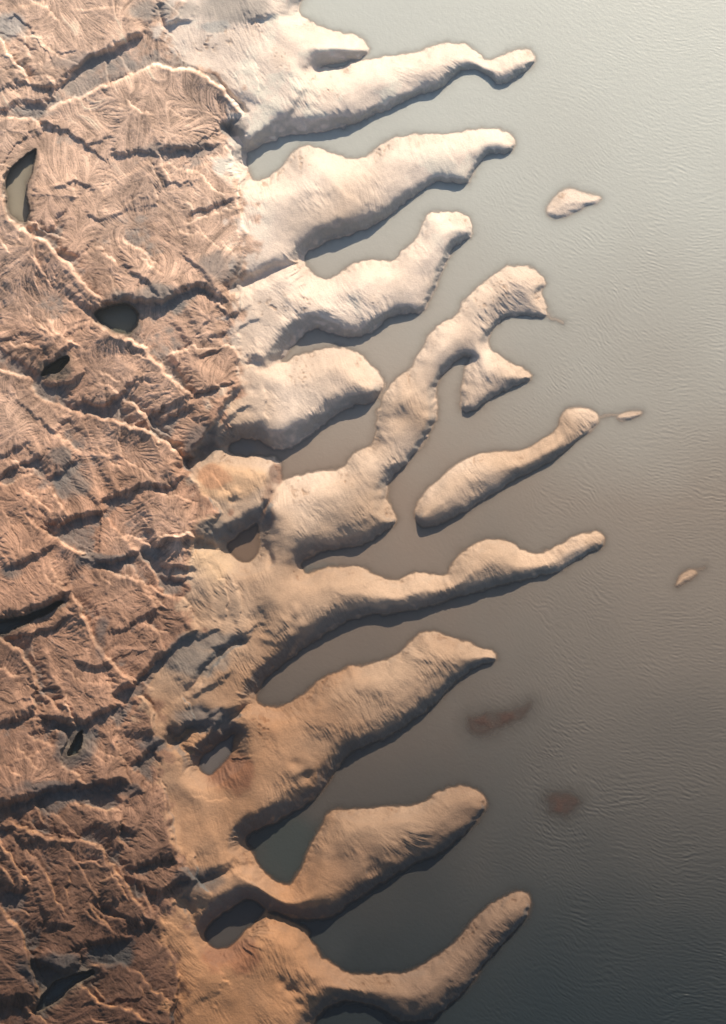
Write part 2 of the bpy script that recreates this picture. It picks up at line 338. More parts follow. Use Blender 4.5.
SCH = np.zeros(UU.shape, np.float32)      # sum of scarps
CREST = np.zeros(UU.shape, np.float32)    # how close to a sunlit crest edge (pale sand, plus its lit rim painted in)
for typ, amp, pts in SC:
    p = smooth_poly(pts, closed=False, it=1)
    pad = 92
    i0, i1 = np.searchsorted(u1, [p[:, 0].min() - pad, p[:, 0].max() + pad])
    j0, j1 = np.searchsorted(v1, [p[:, 1].min() - pad, p[:, 1].max() + pad])
    sl = (slice(j0, j1), slice(i0, i1))
    a, b = WS[sl], WT[sl]
    if a.size == 0: continue
    best = np.full(a.shape, 1e12, np.float32); side = np.zeros(a.shape, np.float32); arc = np.zeros(a.shape, np.float32)
    L = np.hypot(*(p[1:] - p[:-1]).T); cum = np.concatenate([[0], np.cumsum(L)]); tot = cum[-1]
    for i in range(len(p) - 1):
        ex, ey = p[i + 1] - p[i]
        wx, wy = a - np.float32(p[i, 0]), b - np.float32(p[i, 1])
        t = np.clip((wx * ex + wy * ey) / (ex * ex + ey * ey + 1e-9), 0, 1)
        dx, dy = wx - t * ex, wy - t * ey
        d2 = dx * dx + dy * dy
        m = d2 < best
        best = np.where(m, d2, best)
        left = (wx * ey - wy * ex)          # >0 on the left of travel (image y down)
        side = np.where(m, np.sign(left), side)
        arc = np.where(m, cum[i] + t * L[i], arc)
    d = np.sqrt(best)
    if typ == 'B': side = -side              # now positive = low side
    ends = min(0.22 * tot, 14)
    tap = ss(np.minimum(arc, tot - arc), -0.5, ends)
    sdist = d * side
    wdt = 0.9 + 0.19 * amp if typ == 'B' else 0.4 + 0.05 * amp
    amp = amp * (1.15 if typ == 'B' else 1.15)
    step = 0.5 - 0.5 * np.tanh((sdist - wdt * 0.6) / wdt)      # 1 on the high side
    hi = step * np.exp(-np.maximum(-sdist, 0) / 44.0) * 0.75
    lo = -(1 - step) * np.exp(-np.maximum(sdist - wdt, 0) / (14.0 if typ == 'A' else 22.0)) * 0.4
    SCH[sl] += amp * (VARY[sl] if typ == 'A' else 0.5 + 0.5 * VARY[sl]) * tap * (hi + lo) * ss(-d, -90, -45)
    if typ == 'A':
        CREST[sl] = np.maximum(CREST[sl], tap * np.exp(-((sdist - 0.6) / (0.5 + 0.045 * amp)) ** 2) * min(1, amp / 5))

SCH = 22 * np.tanh(SCH / 22)
EE = WS - edge_u[:, None]
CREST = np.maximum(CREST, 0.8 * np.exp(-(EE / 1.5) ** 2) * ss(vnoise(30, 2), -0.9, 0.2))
land = base + SCH * (0.6 + 0.4 * mudness)
VALLEYS = [([(283,468),(272,498),(261,520),(262,542),(270,564)],5,9),([(306,258),(282,267),(258,277),(236,287)],8,11),([(250,158),(238,140),(229,128)],7,10),([(284,361),(268,366),(250,362)],6,6),
 ([(232,448),(214,447),(200,455),(188,463)],8,11),([(257,700),(240,711),(222,726)],7,8),([(206,932),(194,922),(186,902)],8,7),([(202,766),(186,748),(172,738)],8,7),
 ([(230,545),(214,548),(199,543)],7,8),([(190,690),(206,668),(224,648),(240,640)],6,5),([(170,742),(188,732),(204,728)],7,6),([(196,884),(220,872),(240,866)],6,4)]
for pts_, wd_, dp_ in VALLEYS:
    best = np.full(UU.shape, 1e9, np.float32)
    for (ax, ay), (bx, by) in zip(pts_[:-1], pts_[1:]):
        ex, ey = bx - ax, by - ay
        t = np.clip(((WU - ax) * ex + (WV - ay) * ey) / (ex * ex + ey * ey), 0, 1)
        best = np.minimum(best, (WU - ax - t * ex) ** 2 + (WV - ay - t * ey) ** 2)
    land -= dp_ * np.exp(-best / (wd_ * wd_ * 0.7))
for hu, hv, hr, hd in HOLLOWS:
    land -= hd * np.exp(-((WU - hu) ** 2 + (WV - hv) ** 2) / (0.6 * hr * hr)).astype(np.float32)

# --- direction of the fall line, without sign, smoothed
g = blur(SCH + 0.4 * base, 5)
gy, gx = np.gradient(g)
th0 = 0.75 + 0.30 * vnoise(60, 1)
wg = np.hypot(gx, gy) + 0.004
c2t = blur((gx * gx - gy * gy) / wg + 0.004 * np.cos(2 * th0), 3); s2t = blur(2 * gx * gy / wg + 0.004 * np.sin(2 * th0), 3)
theta = 0.5 * np.arctan2(s2t, c2t)
fx_, fy_ = np.cos(theta).astype(np.float32), np.sin(theta).astype(np.float32)

def lic(fields, dx, dy, steps, h=1.0, mask=None):
    """smear noise along a field of directions (sign does not matter)"""
    jj, ii = np.nonzero(mask)
    acc = [f[jj, ii].copy() for f in fields]
    for s in (1, -1):
        x = ii.astype(np.float32); y = jj.astype(np.float32)
        px, py = s * dx[jj, ii], s * dy[jj, ii]
        ci, cj = ii, jj
        for t in range(1, steps + 1):
            x = x + h * px; y = y + h * py
            ci = np.clip(np.rint(x).astype(np.int32), 0, dx.shape[1] - 1); cj = np.clip(np.rint(y).astype(np.int32), 0, dx.shape[0] - 1)
            qx, qy = dx[cj, ci], dy[cj, ci]
            sg = np.where(qx * px + qy * py < 0, -1, 1).astype(np.float32)
            px, py = qx * sg, qy * sg
            w = 0.5 + 0.5 * math.cos(math.pi * t / (steps + 1))
            for q, f in enumerate(fields): acc[q] += w * f[cj, ci]
    out = []
    for q in acc:
        o = np.zeros(dx.shape, np.float32); o[jj, ii] = q / (q.std() + 1e-6)
        out.append(o)
    return out
n1 = rng.standard_normal(UU.shape).astype(np.float32)
n2 = blur(rng.standard_normal(UU.shape).astype(np.float32), 1.5)
r1, r2 = lic([n1, n2], fx_, fy_, 26, 1.0, (D > -2) & (UU < 320))
amp_mod = np.clip(1 + 0.5 * vnoise(22, 2), 0.35, 1.8)
land = land + mudness * ((0.045 * r1 + 0.09 * r2) * amp_mod + 0.15 * vnoise(18, 2) + 0.04 * vnoise(4, 2))

# --- sand: drain streaks and little pits running across the spits
sand_dir = 0.92 + 0.30 * vnoise(50, 2)
s1_, s2_ = lic([n1, n2], np.cos(sand_dir), np.sin(sand_dir), 8, 1.0, (D > -3) & (UU > 140))
sand_rough = np.clip(0.75 + 0.7 * vnoise(26, 2), 0.1, 2.2)
sand_det = (0.085 * s1_ + (0.09 + 0.06 * ss(UU, 250, 300)) * s2_ - 0.35 * np.maximum(s2_ - 1.3, 0) * ss(vnoise(18, 2), 0.2, 1.2)) * sand_rough + 0.16 * vnoise(14, 3)

# --- rise from the waterline
Db = blur(np.maximum(D, 0), 5.0)
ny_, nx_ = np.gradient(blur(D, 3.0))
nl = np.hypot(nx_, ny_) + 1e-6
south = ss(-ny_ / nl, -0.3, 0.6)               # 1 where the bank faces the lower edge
ragged = vnoise(5, 3)
slope = 0.8 + south * (0.25 + 0.6 * ss(UU, 280, 420)) + 0.35 * (1 - ss(UU, 250, 290))
rise = np.maximum(D, 0) * slope + 0.12 * ragged * ss(D, 0, 5)
sh_ = int(round(5 / ST))
Dn = np.roll(Db, -sh_, 0); Dn[-sh_:] = Db[-sh_:]        # the crown of a spit lies nearer its upper bank
dome = 0.27 * np.minimum(Dn, 24)
off = np.interp(u1, [250, 300, 380, 520, 640], [0.0, 1.2, 3.0, 3.0, 2.0])[None, :]
cap = np.minimum(land + 2, land - off + dome + 30 * ss(Db, 24, 60)) * (1 - mudness) + land * mudness
cap = np.maximum(cap, 1.5)
kk = 2.8
h = -kk * np.logaddexp(-rise / kk, -cap / kk) + kk * np.logaddexp(0 * cap, -cap / kk)
soft = blur(h, 1.9)
h = h + (soft - h) * ss(D, 2.0, 7) * (1 - mudness) * (0.25 + 0.75 * ss(UU, 245, 290))
h = h + (1 - mudness) * sand_det * ss(D, 0.5, 5)
# the upper banks are nibbled into small pits and ragged crumbling patches
nib = ss(vnoise(26, 2), 0.25, 1.0) * ss(D, 0.5, 2) * ss(-D, -13, -6) * (1 - south) * 0.8
for hu, hv, hr in [(262,182,20),(280,172,14),(300,160,20),(205,45,16),(225,34,14),(330,90,16),(345,262,14),(372,300,12),(312,356,18),(300,372,22),(225,462,14),(290,705,18),(325,680,18),(265,725,22),
                   (497,288,20),(482,300,12),(300,490,20),(345,480,12),(405,380,14),(255,30,14),(280,60,16),(310,75,12),(415,140,10),(380,150,10),(340,812,14),(390,812,14),(300,300,22),(270,310,22)]:
    nib = np.maximum(nib, np.exp(-((WU - hu) ** 2 + (WV - hv) ** 2) / (hr * hr * 0.5)))
pit = ss(0.6 * s2_ + 0.75 * vnoise(2.6, 2), 0.55, 1.5) * nib * (1 - mudness) * ss(D, 0.5, 2)
h = h - 0.75 * pit
# gullies fanning out from the heads of the inlets
for hu, hv, r0, r1_, amp_ in [(215,756,8,44,1.1),(236,930,12,50,0.95),(240,544,10,28,0.9),(236,447,8,30,1.0),(252,170,8,26,0.7),(258,698,8,26,0.8),(308,265,8,34,0.7),(250,842,8,24,0.7)]:
    rr = np.hypot(WU - hu, (WV - hv) * 1.1); aa = np.arctan2(WV - hv, WU - hu)
    tab = rng.standard_normal(84).astype(np.float32); q = (aa + math.pi) / (2 * math.pi) * 84 + 1.3 * np.sin(rr * 0.13 + hu)
    q0 = np.floor(q).astype(int); f = q - q0; f = f * f * (3 - 2 * f)
    nz_ = tab[q0 % 84] * (1 - f) + tab[(q0 + 1) % 84] * f
    h = h - amp_ * (0.5 - 0.5 * nz_ + np.maximum(nz_ - 0.4, 0) * -0.6) * ss(rr, r0, r0 + 5) * ss(-rr, -r1_, -r0 - 6) * ss(D, 0.5, 5)
h = np.where(D > 0, np.maximum(h, 0.04 * D), 0.36 * D)
h = np.maximum(h, -5.6)
for nm in SHOALS:
    sl, d = SHOALS[nm]
    top = -0.12 + 0.22 * vnoise(11, 2)[sl]
    hs = np.minimum(top, -0.72 + 0.15 * d + 0.10 * vnoise(6, 2)[sl])
    h[sl] = np.maximum(h[sl], np.where(d > -14, hs, -9))

for k_, nm in enumerate(names):
    if nm in ('fish', 'lone', 'crumb'):
        h = np.where((ISL == k_ + 1) & (h > 0), 0.42 * h + 0.02 * h * vnoise(4, 2), h)
for line, dp_ in [([(596,419),(620,416)],0.30),([(545,310),(553,318),(562,323)],0.28),([(384,384),(379,398)],0.18),([(694,571),(704,566)],0.45)]:
    best = np.full(UU.shape, 1e9, np.float32)
    for (ax, ay), (bx, by) in zip(line[:-1], line[1:]):
        ex, ey = bx - ax, by - ay
        t = np.clip(((WU - ax) * ex + (WV - ay) * ey) / (ex * ex + ey * ey), 0, 1)
        best = np.minimum(best, (WU - ax - t * ex) ** 2 + (WV - ay - t * ey) ** 2)
    h = np.where(h < 0, np.maximum(h, -dp_ - 0.30 * np.maximum(np.sqrt(best) - 1.0, 0)), h)
# --- pools sit in hollows
for nm, lev, sl, d in POOLD:
    if lev == 0.0: continue
    inside = lev - np.minimum(2.5, 0.25 * np.maximum(d, 0))
    near = np.exp(-np.maximum(-d, 0) / 7.0)
    bank = np.maximum(h[sl], lev + 0.25 * np.minimum(-d, 6))
    h[sl] = np.where(d > 0, inside, h[sl] * (1 - near) + bank * near)
h = h.astype(np.float32)

# --- running water: rain gathers down the fall line and cuts branching rills
def erode(z, rounds=7, inner=24, cut=0.30):
    z = z.copy()
    offs = [(-1, -1), (-1, 0), (-1, 1), (0, -1), (0, 1), (1, -1), (1, 0), (1, 1)]
    ny, nx = z.shape
    A = np.ones(z.shape, np.float32)
    for r in range(rounds):
        zp = np.pad(z, 1, mode='edge')
        ws = []
        tot = np.full(z.shape, 1e-9, np.float32)
        for a, b in offs:
            d = np.maximum(z - zp[1 + a:1 + a + ny, 1 + b:1 + b + nx], 0) / math.hypot(a, b)
            w = d * d; w = w * w
            ws.append(w); tot += w
        ws = [w / tot for w in ws]
        for k_ in range(inner):
            n_ = np.ones(z.shape, np.float32)
            for (a, b), w in zip(offs, ws):
                f = A * w
                ys = slice(max(0, a), ny + min(0, a)); yd = slice(max(0, -a), ny + min(0, -a))
                xs = slice(max(0, b), nx + min(0, b)); xd = slice(max(0, -b), nx + min(0, -b))
                n_[ys, xs] += f[yd, xd]
            A = np.minimum(n_, 400)
        gy, gx = np.gradient(z)
        sl = np.clip(np.hypot(gx, gy) * 4, 0.12, 1.3)
        z = z - cut * np.log1p(A - 1) / rounds * (0.3 + 0.7 * sl)
        z = z + 0.10 * (blur(z, 0.8) - z)
    return z, A
ie = int(np.searchsorted(u1, 330))
z0 = h[:, :ie] + 0.03 * rng.standard_normal((NV, ie)).astype(np.float32)
z1, ACC = erode(z0, cut=0.23)
FLOW = np.zeros(UU.shape, np.float32); FLOW[:, :ie] = np.log1p(ACC)
FLOW = FLOW - blur(FLOW, 4)
we = (mudness + (1 - mudness) * 0.22 * (1 - ss(UU, 258, 318)))[:, :ie] * ss(D[:, :ie], 0.0, 4.0)
for nm, lev, sl, d in POOLD:
    q = ss(-d, 0.5, 3); n0 = min(ie, sl[1].stop) - sl[1].start
    we[sl[0], sl[1].start:sl[1].start + n0] *= q[:, :n0]
h[:, :ie] += we * (np.minimum(z1 - h[:, :ie], 1.0))
h = np.where((D > 0), np.maximum(h, np.minimum(0.05 * D, 0.6)), h).astype(np.float32)

# ------------------------------------------------------------------ surface colours (ground tones, with some light and shade painted in)
def mix(a, b, t): return a + (b - a) * t[..., None]
A3 = lambda c: np.array(c, np.float32)[None, None, :]
nA, nB, nC = vnoise(35, 4), vnoise(6, 3), vnoise(90, 3)
far_down = ss(VV + 60 * nC, 20, 1010)                     # bright-to-dark fall of light down the view, painted into mud and sand
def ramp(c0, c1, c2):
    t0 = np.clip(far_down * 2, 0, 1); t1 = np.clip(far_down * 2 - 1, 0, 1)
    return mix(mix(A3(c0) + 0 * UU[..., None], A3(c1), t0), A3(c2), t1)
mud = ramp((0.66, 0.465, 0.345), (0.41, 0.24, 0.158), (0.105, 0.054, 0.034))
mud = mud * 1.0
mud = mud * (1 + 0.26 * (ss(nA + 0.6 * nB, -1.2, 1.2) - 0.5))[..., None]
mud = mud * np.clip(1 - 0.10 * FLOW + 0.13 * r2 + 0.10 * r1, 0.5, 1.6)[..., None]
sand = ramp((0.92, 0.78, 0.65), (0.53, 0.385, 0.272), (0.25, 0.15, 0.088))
sand = mix(sand, A3((0.40, 0.195, 0.085)), 0.55 * ss(VV + 40 * nC, 560, 900) * ss(-UU + 25 * nA, -400, -240))
sand = sand * (1 + 0.14 * (ss(nA + 0.4 * nB, -1.2, 1.2) - 0.5))[..., None]
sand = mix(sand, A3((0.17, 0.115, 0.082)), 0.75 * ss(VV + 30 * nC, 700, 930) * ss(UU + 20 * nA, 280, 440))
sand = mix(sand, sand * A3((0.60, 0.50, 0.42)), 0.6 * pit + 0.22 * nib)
mm = ss(WU + 8 * vnoise(10, 3) + 7 * vnoise(26, 2) - edge_u[:, None], -8, 12)
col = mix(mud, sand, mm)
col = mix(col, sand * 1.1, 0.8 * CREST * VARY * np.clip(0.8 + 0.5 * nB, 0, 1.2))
# patches of other ground: grey silt with painted scarp shade in the channels, wet orange flats, rusty mud
PATCH = [(222,8,75,13,(0.33,0.31,0.28)),(215,26,14,6,(0.50,0.50,0.46)),(10,26,16,12,(0.42,0.42,0.40)),(195,660,32,16,(0.17,0.16,0.145)),(215,640,28,9,(0.19,0.17,0.15)),
 (72,482,18,16,(0.20,0.175,0.155)),(62,455,10,8,(0.2,0.175,0.155)),(12,572,12,9,(0.14,0.135,0.125)),(110,560,30,6,(0.13,0.125,0.12)),(100,640,8,26,(0.14,0.12,0.11)),
 (236,480,32,20,(0.62,0.40,0.235)),(268,505,9,22,(0.22,0.115,0.075)),(276,474,7,12,(0.22,0.115,0.075)),(212,560,26,36,(0.60,0.42,0.26)),
 (225,775,26,20,(0.20,0.085,0.045)),(232,955,30,20,(0.20,0.085,0.045)),(215,475,14,10,(0.48,0.25,0.14)),(205,720,30,12,(0.13,0.125,0.12)),(150,745,16,8,(0.12,0.115,0.11)),
 (205,880,28,16,(0.09,0.085,0.08)),(150,300,35,16,(0.24,0.225,0.205)),(55,370,14,8,(0.2,0.16,0.12)),(75,750,20,22,(0.11,0.105,0.1)),(60,970,36,16,(0.05,0.05,0.05)),
 (110,955,26,12,(0.05,0.05,0.05)),(60,790,70,9,(0.085,0.08,0.078)),(180,150,50,9,(0.32,0.27,0.235)),(100,62,45,10,(0.36,0.30,0.26)),(235,128,14,8,(0.22,0.21,0.2)),
 (220,265,20,16,(0.22,0.2,0.185)),(205,440,18,20,(0.15,0.13,0.12)),(30,112,28,6,(0.33,0.29,0.26)),(160,555,18,9,(0.17,0.155,0.145)),(222,530,24,9,(0.16,0.15,0.14))]
for pu, pv, ru, rv, pc in PATCH:
    q = ((WU - pu) / ru) ** 2 + ((WV - pv) / rv) ** 2 + 0.35 * nA
    col = mix(col, A3(pc), 0.75 * ss(-q, -1.5, -0.4))
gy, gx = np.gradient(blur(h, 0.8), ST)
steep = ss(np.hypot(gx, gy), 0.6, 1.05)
col = mix(col, ramp((0.36, 0.375, 0.36), (0.185, 0.198, 0.196), (0.07, 0.076, 0.078)), 0.7 * steep * (0.25 + 0.75 * south) * (1 - mudness) * ss(D, -1, 1))   # blue-grey shade painted on steep, mainly south-facing sand banks
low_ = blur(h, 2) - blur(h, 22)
col = mix(col, ramp((0.36, 0.335, 0.30), (0.20, 0.185, 0.17), (0.062, 0.060, 0.058)), 0.72 * mudness * ss(-low_ + 0.6 * nB, 1.6, 4.2))        # valley floors: grey silt, with bluish shade painted in
wet = np.exp(-np.maximum(h, 0) / 0.22) * (D > -30)
col = mix(col, col * 0.5 + A3((0.02, 0.008, 0.004)), np.where(h > 0, 0.75, 0.6) * np.clip(wet, 0, 1))
for nm in SHOALS:
    sl, d = SHOALS[nm]
    col[sl] = np.where((d > -14)[..., None], A3((0.075, 0.044, 0.034)), col[sl])
for nm, lev, sl, d in POOLD:
    if lev > 0:
        col[sl] = mix(col[sl], A3((0.13, 0.10, 0.07)), 0.75 * np.exp(-np.maximum(-d, 0) / 3.5))
col = np.clip(col, 0.02, 0.9)

# ------------------------------------------------------------------ from plan to place
ct, st_ = math.cos(R(TILT)), math.sin(R(TILT))
def place(u, v, z):
    x = (u - W / 2) / F; y = (H / 2 - v) / F
    wy = y * ct + st_; wz = y * st_ - ct
    t = (z - ALT) / wz
    return np.stack([x * t, wy * t, z + 0 * t], -1)

# ------------------------------------------------------------------ materials
def nodemat(name):
    m = bpy.data.materials.new(name); m.use_nodes = True
    t = m.node_tree; b = t.nodes['Principled BSDF']
    return m, t, b
def N(t, kind, **kw):
    n_ = t.nodes.new(kind)
    for k_, v_ in kw.items(): setattr(n_, k_, v_)
    return n_

def ground_mat(name, rough, grain_scale, grain_amt, bump):
    m, t, b = nodemat(name)
    at = N(t, 'ShaderNodeAttribute', attribute_name='tone')
    geo = N(t, 'ShaderNodeNewGeometry')
    nz = N(t, 'ShaderNodeTexNoise'); nz.inputs['Scale'].default_value = grain_scale; nz.inputs['Detail'].default_value = 6; nz.inputs['Roughness'].default_value = 0.7
    t.links.new(geo.outputs['Position'], nz.inputs['Vector'])
    mr = N(t, 'ShaderNodeMapRange'); mr.inputs['From Min'].default_value = 0.25; mr.inputs['From Max'].default_value = 0.75
    mr.inputs['To Min'].default_value = 1 - grain_amt; mr.inputs['To Max'].default_value = 1 + grain_amt
    t.links.new(nz.outputs['Fac'], mr.inputs['Value'])
    vm = N(t, 'ShaderNodeVectorMath', operation='SCALE')
    t.links.new(at.outputs['Color'], vm.inputs[0]); t.links.new(mr.outputs[0], vm.inputs['Scale'])
    t.links.new(vm.outputs[0], b.inputs['Base Color'])
    b.inputs['Roughness'].default_value = rough
    b.inputs['Specular IOR Level'].default_value = 0.25
    bp = N(t, 'ShaderNodeBump'); bp.inputs['Strength'].default_value = bump; bp.inputs['Distance'].default_value = 1.0
    nz2 = N(t, 'ShaderNodeTexNoise'); nz2.inputs['Scale'].default_value = 0.55; nz2.inputs['Detail'].default_value = 5
    t.links.new(geo.outputs['Position'], nz2.inputs['Vector'])
    t.links.new(nz2.outputs['Fac'], bp.inputs['Height']); t.links.new(bp.outputs[0], b.inputs['Normal'])
    return m
M_MUD = ground_mat("rilled_mud", 0.8, 0.35, 0.18, 0.3)
M_SAND = ground_mat("silty_sand", 0.85, 0.4, 0.13, 0.35)

def water_mat(name, rough):
    m, t, b = nodemat(name)
    tone = N(t, 'ShaderNodeAttribute', attribute_name='tone')
    dep = N(t, 'ShaderNodeAttribute', attribute_name='murk')
    geo = N(t, 'ShaderNodeNewGeometry')
    t.links.new(tone.outputs['Color'], b.inputs['Base Color'])
    b.inputs['Roughness'].default_value = rough
    b.inputs['IOR'].default_value = 1.333
    nz = N(t, 'ShaderNodeTexNoise'); nz.inputs['Scale'].default_value = 0.45; nz.inputs['Detail'].default_value = 4
    t.links.new(geo.outputs['Position'], nz.inputs['Vector'])
    bp = N(t, 'ShaderNodeBump'); bp.inputs['Strength'].default_value = 0.22; bp.inputs['Distance'].default_value = 0.5
    t.links.new(nz.outputs['Fac'], bp.inputs['Height']); t.links.new(bp.outputs[0], b.inputs['Normal'])
    tr = N(t, 'ShaderNodeBsdfTransparent')
    mx = N(t, 'ShaderNodeMixShader')
    t.links.new(dep.outputs['Fac'], mx.inputs[0]); t.links.new(tr.outputs[0], mx.inputs[1]); t.links.new(b.outputs[0], mx.inputs[2])
    t.links.new(mx.outputs[0], t.nodes['Material Output'].inputs[0])
    return m
M_WATER = water_mat("silty_water", 0.30)
M_POOL = water_mat("pool_water", 0.12)
m_bed, t_, b_ = nodemat("river_mud"); b_.inputs['Base Color'].default_value = (0.12, 0.09, 0.065, 1); b_.inputs['Roughness'].default_value = 0.9

# ------------------------------------------------------------------ mesh building
def link(name, me, mat, loc=(0, 0, 0)):
    o = bpy.data.objects.new(name, me); o.location = loc
    me.materials.append(mat); sc.collection.objects.link(o)
    return o

def grid_mesh(name, P, facemask, attrs, mat):
    """one object from the cells of the plan that belong to it"""
    jj, ii = np.nonzero(facemask)
    nu = P.shape[1]
    q = np.stack([jj * nu + ii, (jj + 1) * nu + ii, (jj + 1) * nu + ii + 1, jj * nu + ii + 1], 1)
    used, inv = np.unique(q, return_inverse=True)
    q = inv.reshape(-1, 4).astype(np.int32)
    co = P.reshape(-1, 3)[used].astype(np.float64)
    org = np.array([co[:, 0].mean(), co[:, 1].mean(), 0.0])
    co = (co - org).astype(np.float32)
    me = bpy.data.meshes.new(name)
    me.vertices.add(len(co)); me.vertices.foreach_set('co', co.ravel())
    me.loops.add(q.size); me.loops.foreach_set('vertex_index', q.ravel())
    me.polygons.add(len(q)); me.polygons.foreach_set('loop_start', np.arange(0, q.size, 4, dtype=np.int32))
    me.update(calc_edges=True)
    me.polygons.foreach_set('use_smooth', np.ones(len(q), bool))
    for an, arr in attrs.items():
        if arr.ndim == 3:
            a = me.attributes.new(an, 'FLOAT_COLOR', 'POINT')
            c4 = np.ones((len(used), 4), np.float32); c4[:, :3] = arr.reshape(-1, 3)[used]
            a.data.foreach_set('color', c4.ravel())
        else:
            a = me.attributes.new(an, 'FLOAT', 'POINT'); a.data.foreach_set('value', arr.reshape(-1)[used].astype(np.float32))
    return link(name, me, mat, org)

P = place(UU, VV, h)
root_u = np.interp(v1, [p[0] for p in ROOT], [p[1] for p in ROOT]).astype(np.float32)
zone = np.zeros(UU.shape, np.int8)
for s in SEAMS:
    sy = np.interp(u1, [p[0] for p in s], [p[1] for p in s])
    zone += (VV > sy[None, :]).astype(np.int8)
# label: 1 mudflat, 2 sand shelf, 10+zone spits, 40+k islands and shoals, 0 open bed
edge2 = (edge_u[:, None] + 2)
lab = np.where(UU < edge2, 1, np.where(UU < root_u[:, None], 2, 10 + zone)).astype(np.int16)
lab = np.where(ISL > 0, 40 + ISL, lab)
lab = np.where(h < -4.6, 0, lab)
fl = lab[:-1, :-1]
facewet = (np.maximum.reduce([h[:-1, :-1], h[1:, :-1], h[:-1, 1:], h[1:, 1:]]) > -4.6)

def tag(o, label=None, cat=None, group=None, kind=None):
    for k_, v_ in (('label', label), ('category', cat), ('group', group), ('kind', kind)):
        if v_: o[k_] = v_
    return o

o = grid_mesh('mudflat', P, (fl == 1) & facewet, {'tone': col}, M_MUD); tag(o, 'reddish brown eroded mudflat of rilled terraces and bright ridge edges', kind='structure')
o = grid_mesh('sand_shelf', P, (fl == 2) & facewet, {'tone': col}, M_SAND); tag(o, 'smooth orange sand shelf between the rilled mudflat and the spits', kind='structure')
GS = 'sand spits reaching from the shore into the water'
SPITS = {
 0: 'broad cream sand spit at the top with a short blunt nose',
 1: 'long cream sand spit ending in a narrow neck and a small round knob',
 2: 'pale cream sand spit with blunt rounded tip just below the knob-ended spit',
 3: 'tan sand spit with wavy bank and squared upturned tip, above the short stubby spit',
 4: 'short stubby tan sand spit with a rounded end and dark lower bank',
 5: 'large branching sand spit with a hooked head and a triangular side lobe',
 6: 'long slender sand spit with three humps, directly below the branching spit',
 7: 'wide tan sand spit with wavy upper bank and pointed right tip',
 8: 'grey brown sand spit with rounded tip, joined by a thin neck beside a dark slit',
 9: 'dark orange sand spit at the bottom with an upturned rounded end',
}
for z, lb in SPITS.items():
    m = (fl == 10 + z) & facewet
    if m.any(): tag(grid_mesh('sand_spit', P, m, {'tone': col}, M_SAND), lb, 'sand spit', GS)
ISLAB = {
 'bar': ('sandbar', 'long club-shaped sandbar lying free in the water, rounded head at right', 'sandbar', 'free sandbars in the water'),
 'crumb': ('sandbar', 'tiny sliver of sand just off the club-shaped sandbar head', 'sandbar', 'free sandbars in the water'),
 'fish': ('sandbar', 'small pale fish-shaped sandbar alone in the upper right water', 'sandbar', 'free sandbars in the water'),
 'lone': ('sandbar', 'very small isolated sandbar in the rippled water at the right edge', 'sandbar', 'free sandbars in the water'),
 'long': ('shoal', 'dark elongated drowned shoal showing just below the water surface', 'shoal', 'drowned shoals'),
 'round': ('shoal', 'small dark round drowned shoal under rippled water', 'shoal', 'drowned shoals'),
}
for k, nm in enumerate(names):
    m = (fl == 41 + k) & facewet
    a, lb, c_, g_ = ISLAB[nm]
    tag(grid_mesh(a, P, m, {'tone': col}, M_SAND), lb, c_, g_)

# ------------------------------------------------------------------ water: depth decides how much of the bed shows through
depth = np.maximum(-h, 0)
nW = vnoise(110, 3); nW2 = vnoise(30, 3)
# ripple crests, smeared along their own run
ang = np.interp(u1, [380, 520, 600, 700, 760], [0.75, 0.70, 0.55, 0.12, 0.05])[None, :] + 0.16 * vnoise(40, 2)
wm = (D < 3)
q1 = rng.standard_normal(UU.shape).astype(np.float32)
q1 = blur(q1, 0.55); q1 = q1 - blur(q1, 1.0)
w1, = lic([q1], np.cos(ang).astype(np.float32), np.sin(ang).astype(np.float32), 5, 1.0, wm)
open_w = ss(UU + 26 * nW, 410, 600) * ss(-D, 3, 26)
xu = UU + 5 * vnoise(60, 2) + 1.0 * vnoise(14, 2); xv = VV + 5 * vnoise(60, 2) + 1.0 * vnoise(14, 2)
side_w = ss(UU + 20 * nW, 590, 690)
low_w = ss(VV + 40 * nW2, 620, 860)
def train(deg, lam):
    a_ = math.radians(deg)
    return np.sin(2 * math.pi * (xv * math.cos(a_) - xu * math.sin(a_)) / lam + 1.8 * vnoise(26, 2)) * np.clip(0.6 + 0.6 * vnoise(20, 2), 0, 1.6)
slant = 0.62 * train(41, 3.7) + 0.55 * train(33, 4.4)
level = 0.62 * train(9, 4.1) + 0.55 * train(-5, 5.2)
waves = slant * (1 - side_w) + level * side_w
waves = waves + low_w * (0.7 * train(6, 6.0) - 0.25 * waves)
waves = 0.8 * waves + 0.45 * w1
ripple = (0.006 + 0.070 * open_w * np.clip(1 + 0.2 * nW2, 0.5, 1.5) * (0.45 + 0.55 * ss(VV, 60, 330) + 0.45 * low_w)) * waves + 0.015 * vnoise(3, 2)
top_light = ss(-VV + 12 * nW + 0.12 * UU, -1000, 130)  # haze and glint brightness toward the top, painted into the water colour
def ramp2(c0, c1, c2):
    t0 = np.clip(top_light * 2, 0, 1); t1 = np.clip(top_light * 2 - 1, 0, 1)
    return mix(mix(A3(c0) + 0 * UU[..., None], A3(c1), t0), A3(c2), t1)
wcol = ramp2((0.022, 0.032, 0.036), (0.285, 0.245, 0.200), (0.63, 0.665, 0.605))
warm = ss(nW2 * 14 - (UU - 470), -90, 120) * ss(VV, 160, 420)        # redder silt stirred up between the spits
wcol = wcol * (1 + warm[..., None] * (A3((0.04, -0.05, -0.09))))
